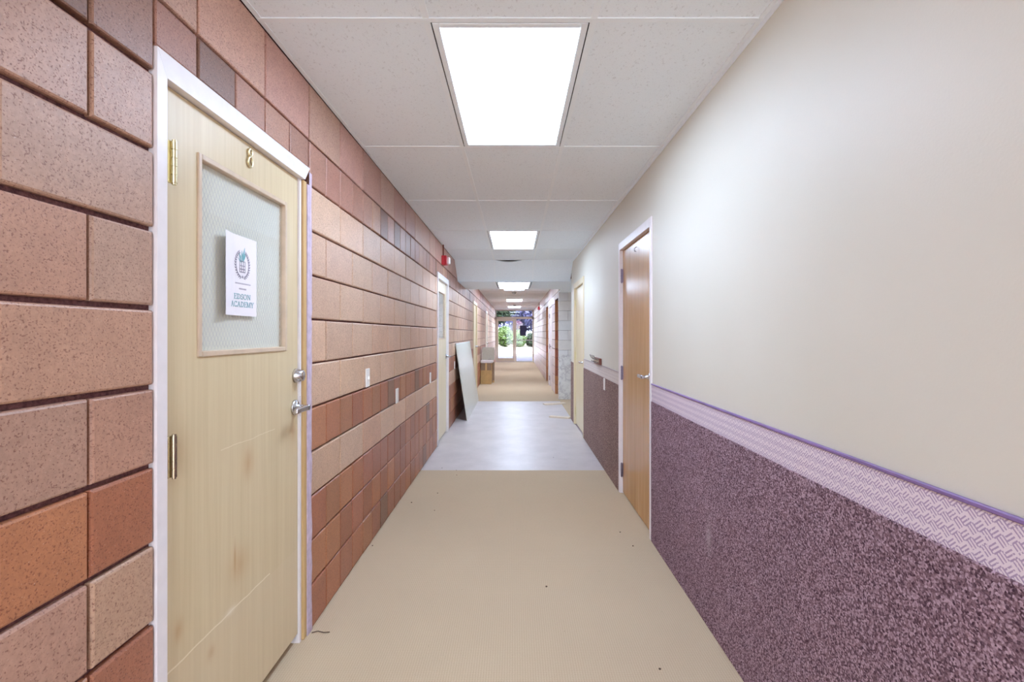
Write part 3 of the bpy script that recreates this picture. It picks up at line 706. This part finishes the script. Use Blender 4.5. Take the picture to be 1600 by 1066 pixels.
# ------------------------------------------------------------------ fire alarms
def alarm(P, u, z, label):
    r = empty('fire_alarm', P(u, 0, z), label, 'fire alarm', 'red fire alarm strobes')
    mb = MB(); strip(mb, P, u - 0.055, u + 0.055, 0, 0.05, z - 0.06, z + 0.06, 0.005); mb.build('red_backbox', 'red_plastic', r)
    mb = MB(); strip(mb, P, u - 0.06, u + 0.06, 0.05, 0.066, z - 0.058, z + 0.058, 0.004); mb.build('horn_plate', 'red_plastic', r)
    mb = MB(); strip(mb, P, u - 0.035, u + 0.035, 0.066, 0.105, z - 0.045, z + 0.04, 0.008); mb.build('strobe_lens', 'white_plastic', r)
    mb = MB(); mb.cyl(P(u - 0.01, 0.018, z + 0.058), P(u - 0.01, 0.018, ZC - 0.004), 0.009, n=10); mb.build('conduit', 'rack_wood', r)
alarm(PL, 6.32, 2.305, 'red fire alarm with white strobe on the left blockwork above the cream door')
alarm(PR, 17.9, 2.29, 'small red fire alarm high on the far right wall near the glazed end')

# ------------------------------------------------------------------ hook rack on the wainscot ledge
r = empty('coat_hook_rack', (XR, 5.3, 1.037), 'small brown hook rack with pale inlay and metal prongs on the wainscot ledge', 'hook rack')
mb = MB(); mb.box(XR - 0.026, XR - 0.001, 5.12, 5.47, 1.038, 1.104, 0.004); mb.build('backboard', 'rack_wood', r)
mb = MB()
for k in range(7):
    y = 5.15 + k * 0.045
    mb.prism([(XR - 0.0275, y, 1.072), (XR - 0.0275, y + 0.016, 1.052), (XR - 0.0275, y + 0.032, 1.072), (XR - 0.0275, y + 0.016, 1.092)], (0.003, 0, 0))
mb.build('diamond_inlay', 'rack_inlay', r)
for y in (5.18, 5.30, 5.42):
    mb = MB(); x = XR - 0.026
    mb.tube([(x, y, 1.085), (x - 0.018, y + 0.004, 1.088), (x - 0.036, y + 0.008, 1.104), (x - 0.05, y + 0.01, 1.135)], [0.004, 0.004, 0.004, 0.005], 8)
    mb.tube([(x, y, 1.066), (x - 0.016, y + 0.004, 1.058), (x - 0.03, y + 0.006, 1.062), (x - 0.034, y + 0.008, 1.074)], 0.0038, 8)
    mb.build('hook', 'hook_metal', r)

# ------------------------------------------------------------------ leaning board, boxes, loose trim
def lean(name, label):
    r = empty(name, (-0.75, 8.9, 0), label, 'board')
    y0, y1 = 7.70, 10.08; xb, xt, h = -0.742, XL + 0.014, 1.208; n = Vector((h, 0, xb - xt)).normalized()
    n = Vector((h, 0, (xb - xt))); n.normalize()
    A = [Vector((xb, y0, -0.004)), Vector((xb, y1, -0.002)), Vector((xt, y1, h)), Vector((xt, y0, h))]
    d = Vector((-0.012, 0, -0.0018))
    mb = MB(); mb.prism(A, d); mb.build('sheet', 'white_board', r)
    mb = MB(); e = 0.012
    up = (A[3] - A[0]).normalized()
    mb.prism([A[3] + n * 0.001, A[2] + n * 0.001, A[2] - up * e + n * 0.001, A[3] - up * e + n * 0.001], n * 0.001); mb.build('edge_strip', 'grid_steel', r)
lean('leaning_board', 'large white sheet board leaning lengthwise against the left block wall')
def cbox(name, label, x0, x1, y0, y1, z0, z1, m, rot=0.0, flap='cardboard', grp=None):
    cx, cy = (x0 + x1) / 2, (y0 + y1) / 2
    r = empty(name, (cx, cy, z0), label, 'box', grp)
    mb = MB(); mb.box(x0, x1, y0, y1, z0, z1, 0.004, 1); mb.build('body', m, r); return r
r = cbox('cardboard_box', 'brown cardboard box on the carpet at the bottom of the left stack', -0.925, -0.635, 13.27, 13.72, 0.0, 0.57, 'cardboard')
mb = MB(); mb.box(-0.925, -0.635, 13.266, 13.27, 0.375, 0.57);
mb.build('front_flap', 'cardboard_dark', r)
mb = MB(); mb.box(-0.80, -0.755, 13.262, 13.266, 0.37, 0.57); mb.build('packing_tape', 'raw_pine', r)
r = cbox('cardboard_box', 'dark brown narrow carton standing behind the bottom cardboard box', -0.90, -0.585, 13.74, 14.1, 0.0, 0.56, 'cardboard_dark')
mb = MB(); mb.box(-0.62, -0.575, 13.735, 13.74, 0.0, 0.055); mb.build('corner_flap', 'cardboard', r)
r = empty('foam_slab', (-0.76, 13.5, 0.571), 'white padded slab lying on the brown cardboard box under the grey box', 'slab')
mb = MB(); mb.box(-0.93, -0.60, 13.25, 13.85, 0.571, 0.645, 0.012); mb.build('slab_body', 'white_foam', r)
mb = MB(); mb.box(-0.93, -0.60, 13.247, 13.2505, 0.60, 0.606); mb.build('seam', 'vent_grey', r)
r = empty('grey_box', (-0.73, 13.6, 0.646), 'plain grey box standing on top of the white slab', 'box')
mb = MB(); mb.box(-0.888, -0.565, 13.36, 13.8, 0.646, 0.985, 0.006); mb.build('body', 'grey_paint', r)
mb = MB(); mb.box(-0.72, -0.64, 13.352, 13.361, 0.665, 0.68, 0.002, 1); mb.build('handle', 'hook_metal', r)
def batten(x0, y0, x1, y1, w, h, label, zb):
    d = Vector((x1 - x0, y1 - y0, 0)); d.normalize(); n = Vector((-d.y, d.x, 0)) * w / 2; a, b = Vector((x0, y0, zb)), Vector((x1, y1, zb))
    r = empty('wood_strip', (x0, y0, zb), label, 'wood strip', 'loose wood strips by the alcove')
    mb = MB(); mb.prism([a - n, b - n, b + n, a + n], (0, 0, h)); mb.build('strip_body', 'trim_wood', r)
    mb = MB(); 
    for f in (0.2, 0.75):
        mb = MB(); p = a + (b - a) * f; mb.cyl(p + Vector((0, 0, h)), p + Vector((0, 0, h + 0.001)), 0.004, n=8)
        mb.build('nail_head', 'hook_metal', r)
batten(0.56, 9.46, 0.98, 9.60, 0.13, 0.02, 'pale wood strip lying across the vinyl at the carpet edge, farther of two', -0.004)
batten(0.575, 8.06, 0.885, 7.92, 0.09, 0.022, 'pale wood strip lying on the vinyl, nearer of the two by the alcove', -0.004)

# crumbs of dirt on the floor
CR = [(713.6, 742.8, 'c'), (683.7, 771, 'c'), (643, 785.6, 'c'), (679, 798, 'c'), (582, 853, 'c'), (969, 832, 'c'), (989, 853.5, 'c'), (1031, 1046, 'c'), (853.7, 917, 'c'), (864.8, 714.5, 'v'), (713, 734.6, 'v'), (690.7, 731, 'v')]
for (px, py, k) in CR:
    y = 768 * 1.365 / (py - 521.5); x = (px - 804.5) * y / 768
    z = 0.0 if k == 'c' else -0.004
    mb = MB(); rr = random.uniform(0.004, 0.0065)
    mb.lathe((x, y, z), (0, 0, 1), [(0, rr * 0.8), (rr * 0.35, rr), (rr * 0.7, rr * 0.5), (rr * 0.8, rr * 0.1)], 7)
    o = mb.build('dirt_crumb', 'crumb', None, loc=(x, y, z))
    tag(o, 'tiny dark crumb of dirt lying on the beige carpet' if k == 'c' else 'tiny dark crumb of dirt lying on the grey vinyl', 'crumb', 'crumbs on the carpet' if k == 'c' else 'crumbs on the vinyl')
mb = MB(); mb.tube([(-0.925, 2.238, 0.003), (-0.90, 2.245, 0.006), (-0.87, 2.238, 0.004), (-0.845, 2.243, 0.003)], 0.0022, 6)
tag(mb.build('carpet_thread', 'crumb', None, loc=(-0.9, 2.24, 0.0)), 'short dark loose carpet thread at the foot of the door 8 jamb', 'thread')

# ------------------------------------------------------------------ glazed end
w1 = empty('window_1', (0, YE, 0), 'glazed aluminium storefront closing the far end of the corridor', 'window', kind='structure')
def bar(mb, x0, x1, z0, z1, d0=-0.05, d1=0.05): mb.box(x0, x1, YE + d0, YE + d1, z0, z1, 0.004, 1)
mb = MB(); bar(mb, XL, XR, 2.47, ZC); bar(mb, XL, XR, 2.07, 2.17); bar(mb, XL, XL + 0.05, 0, 2.47); bar(mb, XR - 0.06, XR, 0, 2.47); bar(mb, 0.0, 0.07, 0, 2.07); mb.build('frame', 'cream_aluminium', w1)
mb = MB(); bar(mb, 0.07, XR - 0.06, 1.03, 1.075, -0.03, 0.03); bar(mb, 0.07, XR - 0.06, 0.335, 0.365, -0.03, 0.03); bar(mb, 0.07, XR - 0.06, 0, 0.05); mb.build('side_rails', 'grey_aluminium', w1)
mb = MB(); mb.box(XL + 0.05, XR - 0.06, YE - 0.004, YE + 0.004, 2.17, 2.47); mb.build('transom_pane', 'glass', w1)
mb = MB(); mb.box(0.07, XR - 0.06, YE - 0.004, YE + 0.004, 0.05, 2.07); mb.build('side_pane', 'glass', w1)
d10 = empty('door_10', (-0.45, YE, 0), 'cream aluminium glass door at the far end of the corridor', 'door', kind='structure')
mb = MB()
for (p, q, s, t) in cut([(XL + 0.055, -0.005, 0.01, 2.065)], [(-0.80, -0.095, 0.185, 1.975)]): bar(mb, p, q, s, t, -0.03, 0.03)
mb.build('door_leaf', 'cream_aluminium', d10)
mb = MB(); mb.box(-0.80, -0.095, YE - 0.004, YE + 0.004, 0.185, 1.975); mb.build('glass_pane', 'glass', d10)
mb = MB(); mb.tube([(-0.05, YE - 0.03, 0.95), (-0.05, YE - 0.08, 0.96), (-0.05, YE - 0.08, 1.2), (-0.05, YE - 0.03, 1.21)], 0.012, 8); mb.build('pull_handle', 'satin_chrome', d10)
r = empty('window_notice', (0.39, YE, 1.27), 'dark navy notice sheet taped on the glass beside the end door', 'notice')
mb = MB(); mb.box(0.243, 0.545, YE - 0.010, YE - 0.0045, 1.262, 1.75); mb.build('sheet', 'navy_paper', r)
mb = MB(); mb.prism([(0.545, YE - 0.009, 1.52), (0.60, YE - 0.009, 1.54), (0.67, YE - 0.009, 1.575), (0.67, YE - 0.009, 1.625), (0.545, YE - 0.009, 1.64)], (0, 0.004, 0)); mb.build('torn_tab', 'navy_paper', r)
mb = MB()
for z in (1.42, 1.50, 1.58, 1.66):
    mb.box(0.29, 0.50, YE - 0.0112, YE - 0.0098, z, z + 0.010)
mb.build('faded_print', 'navy_print', r)
r = empty('round_sticker', (0.205, YE, 1.66), 'small white round sticker on the glass next to the navy notice', 'sticker')
mb = MB(); mb.cyl((0.205, YE - 0.0045, 1.665), (0.205, YE - 0.0065, 1.665), 0.05, n=20); mb.build('sticker_disc', 'paper', r)

w2 = empty('added_window', (0, YB - 0.1, 0), 'added unseen glazing behind the camera that lets daylight into the near end', 'window', kind='structure')  # unseen entrance, added to bring daylight into the near end
mb = MB()
for (p, q, s_, t) in cut([(-0.88, 0.85, 0.0, 2.44)], [(-0.83, -0.03, 0.1, 2.39), (0.03, 0.80, 0.1, 2.39)]): mb.box(p, q, YB - 0.14, YB - 0.06, s_, t)
mb.build('frame', 'cream_aluminium', w2)
mb = MB(); mb.box(-0.83, 0.80, YB - 0.103, YB - 0.097, 0.1, 2.39); mb.build('glass_pane', 'glass', w2)

# ------------------------------------------------------------------ outdoors beyond the glass
mb = MB(); mb.box(-30, 30, 31.0, 44.5, -0.15, -0.02); mb.build('ground_paving', 'concrete', None, label='pale concrete paving outside the glazed end', cat='paving', kind='structure')
mb = MB(); mb.box(-15, 15, -20, YB - 0.2, -0.15, -0.02); mb.build('ground_bounce_apron', 'concrete', None, label='unseen pale paving behind the camera, added to bounce sunlight indoors', cat='paving', kind='structure')  # out of view; added as a sunlit bounce surface for the ceiling
mb = MB(); mb.box(-30, 30, YE + 0.1, 31.0, -0.15, -0.022); mb.build('ground_shaded_paving', 'shaded_paving', None, label='paving outside the end door, canopy shade painted as dark lavender grey', cat='paving', kind='structure')
mb = MB(); mb.box(-30, 30, 44.5, 44.75, -0.15, 0.12, 0.02); mb.build('kerb', 'concrete', None, label='concrete kerb along the planting outside', cat='kerb', kind='structure')
mb = MB(); mb.box(-40, 40, 44.75, 90, -0.15, 0.0); mb.build('ground_bed', 'soil', None, label='planting bed behind the outdoor kerb', cat='ground', kind='structure')
mb = MB(); mb.box(-2.2, 2.2, YE + 0.2, YE + 5.2, 2.75, 2.95); mb.build('roof_canopy', 'cream_aluminium', None, label='flat entrance canopy outside the glazed end', cat='canopy', kind='structure')
mb = MB(); mb.box(-14, XL - 0.2, YE - 0.1, YE + 0.2, -0.1, 3.6); mb.box(XR + 0.5, 14, YE - 0.1, YE + 0.2, -0.1, 3.6); mb.box(XL - 0.2, XR + 0.5, YE - 0.1, YE + 0.2, ZC, 3.6)
mb.build('wall_facade', 'paleblock', None, label='outer facade around the glazed end', cat='wall', kind='structure')
def leaves(mb, c, rad, n, size):
    for _ in range(n):
        while True:
            p = Vector((random.uniform(-1, 1), random.uniform(-1, 1), random.uniform(-1, 1)))
            if 0.2 < p.length < 1: break
        p = Vector((c[0] + p.x * rad[0], c[1] + p.y * rad[1], c[2] + p.z * rad[2]))
        a = Vector((random.gauss(0, 1), random.gauss(0, 1), random.gauss(0, 1))).normalized(); b = a.orthogonal().normalized(); s = size * random.uniform(0.6, 1.3)
        mb._add([p - a * s, p + b * s * 0.5, p + a * s, p - b * s * 0.5], [(0, 1, 2, 3)])
def shrub(x, y, h, w, m, label, grp):
    r = empty('shrub', (x, y, 0), label, 'shrub', grp); mb = MB()
    for k in range(5):
        a = k * 1.26; mb.tube([(x, y, -0.02), (x + 0.1 * w * math.cos(a), y + 0.1 * w * math.sin(a), h * 0.4), (x + 0.3 * w * math.cos(a), y + 0.3 * w * math.sin(a), h * 0.8)], [0.03, 0.02, 0.01], 6)
    mb.build('stems', 'bark', r); mb = MB(); leaves(mb, (x, y, h * 0.52), (w * 0.55, w * 0.5, h * 0.48), 1500, 0.12); mb.build('foliage', m, r)
G_ = 'shrubs beyond the paving'
for a in ((-2.45, 46.0, 1.9, 1.5, 'leaf_green', 'yellow green shrub outside, at the hinge edge of the glass door'), (-1.0, 47.4, 2.1, 1.5, 'leaf_green', 'yellow green shrub outside, in the middle of the glass door'),
          (0.35, 46.0, 1.7, 1.3, 'leaf_green', 'yellow green shrub outside, behind the door and sidelight mullion'), (1.75, 47.4, 1.5, 1.5, 'leaf_dark', 'darker green shrub outside, low in the sidelight'),
          (0.3, 49.3, 2.7, 1.2, 'leaf_plum', 'plum leaved shrub outside, at the latch edge of the glass door'), (3.3, 46.0, 2.0, 1.5, 'leaf_green', 'yellow green shrub outside, at the wall edge of the sidelight'), (-4.4, 45.9, 2.1, 1.4, 'leaf_dark', 'dark green shrub outside, hidden mostly by the left wall')):
    shrub(*a, G_)
def tree(x, y, h, cr, m, label):
    r = empty('tree', (x, y, 0), label, 'tree', 'trees beyond the shrubs'); mb = MB()
    mb.tube([(x, y, -0.02), (x + 0.05, y, h * 0.3), (x - 0.05, y, h * 0.6), (x, y, h * 0.85)], [0.16, 0.12, 0.08, 0.03], 8)
    for k in range(6):
        a = k * 1.05; z = h * (0.38 + 0.06 * k); mb.tube([(x, y, z), (x + cr[0] * 0.35 * math.cos(a), y + cr[1] * 0.35 * math.sin(a), z + 0.4), (x + cr[0] * 0.7 * math.cos(a), y + cr[1] * 0.7 * math.sin(a), z + 0.7)], [0.05, 0.035, 0.015], 6)
    mb.build('trunk', 'bark', r); mb = MB(); leaves(mb, (x, y, h - cr[2]), cr, 3600, 0.22); mb.build('crown', m, r)
tree(-2.0, 49.4, 6.7, (2.3, 1.6, 2.2), 'leaf_dark', 'dark green tree outside above the glass door')
tree(2.4, 52.5, 6.2, (2.7, 2.0, 2.4), 'leaf_blue', 'blue grey leaved tree outside above the sidelight')
tree(-0.4, 64, 7.6, (3.0, 2.0, 3.2), 'leaf_blue', 'hazy blue grey tree outside, between the two nearer trees')
tree(-6.6, 60, 7.5, (3.0, 2.0, 3.0), 'leaf_green', 'light green tree outside, far behind the dark tree')
tree(6.6, 60, 7.5, (3.0, 2.0, 3.0), 'leaf_green', 'light green tree outside, far behind the blue grey tree')

# ------------------------------------------------------------------ light and camera
W = bpy.data.worlds.new('World'); S.world = W; W.use_nodes = True
bg = W.node_tree.nodes['Background']; bg.inputs[0].default_value = (0.84, 0.94, 1.10, 1); bg.inputs[1].default_value = 10.0
sun = bpy.data.lights.new('sun', 'SUN'); sun.energy = 12.0; sun.angle = 0.01; sun.color = (1, 0.96, 0.9)
so = bpy.data.objects.new('sun', sun); so.rotation_euler = (math.radians(38), math.radians(-22), 0); COL.objects.link(so)
cam = bpy.data.cameras.new('camera'); co = bpy.data.objects.new('camera', cam); COL.objects.link(co)
co.location = (0, 0, 1.365); co.rotation_euler = (math.radians(90), 0, 0)
cam.sensor_width = 36.0; cam.lens = 768 / 1600 * 36.0; cam.shift_x = -4.5 / 1600; cam.shift_y = -11.5 / 1600; cam.clip_start = 0.05; cam.clip_end = 300
S.camera = co
S.view_settings.view_transform = 'Standard'; S.view_settings.look = 'None'; S.view_settings.gamma = 1.0; S.view_settings.use_curve_mapping = False
S.view_settings.exposure = 0.0
S.cycles.use_denoising = True
S.cycles.max_bounces = 14; S.cycles.diffuse_bounces = 10; S.cycles.glossy_bounces = 5; S.cycles.transparent_max_bounces = 12
S.cycles.sample_clamp_indirect = 6.0
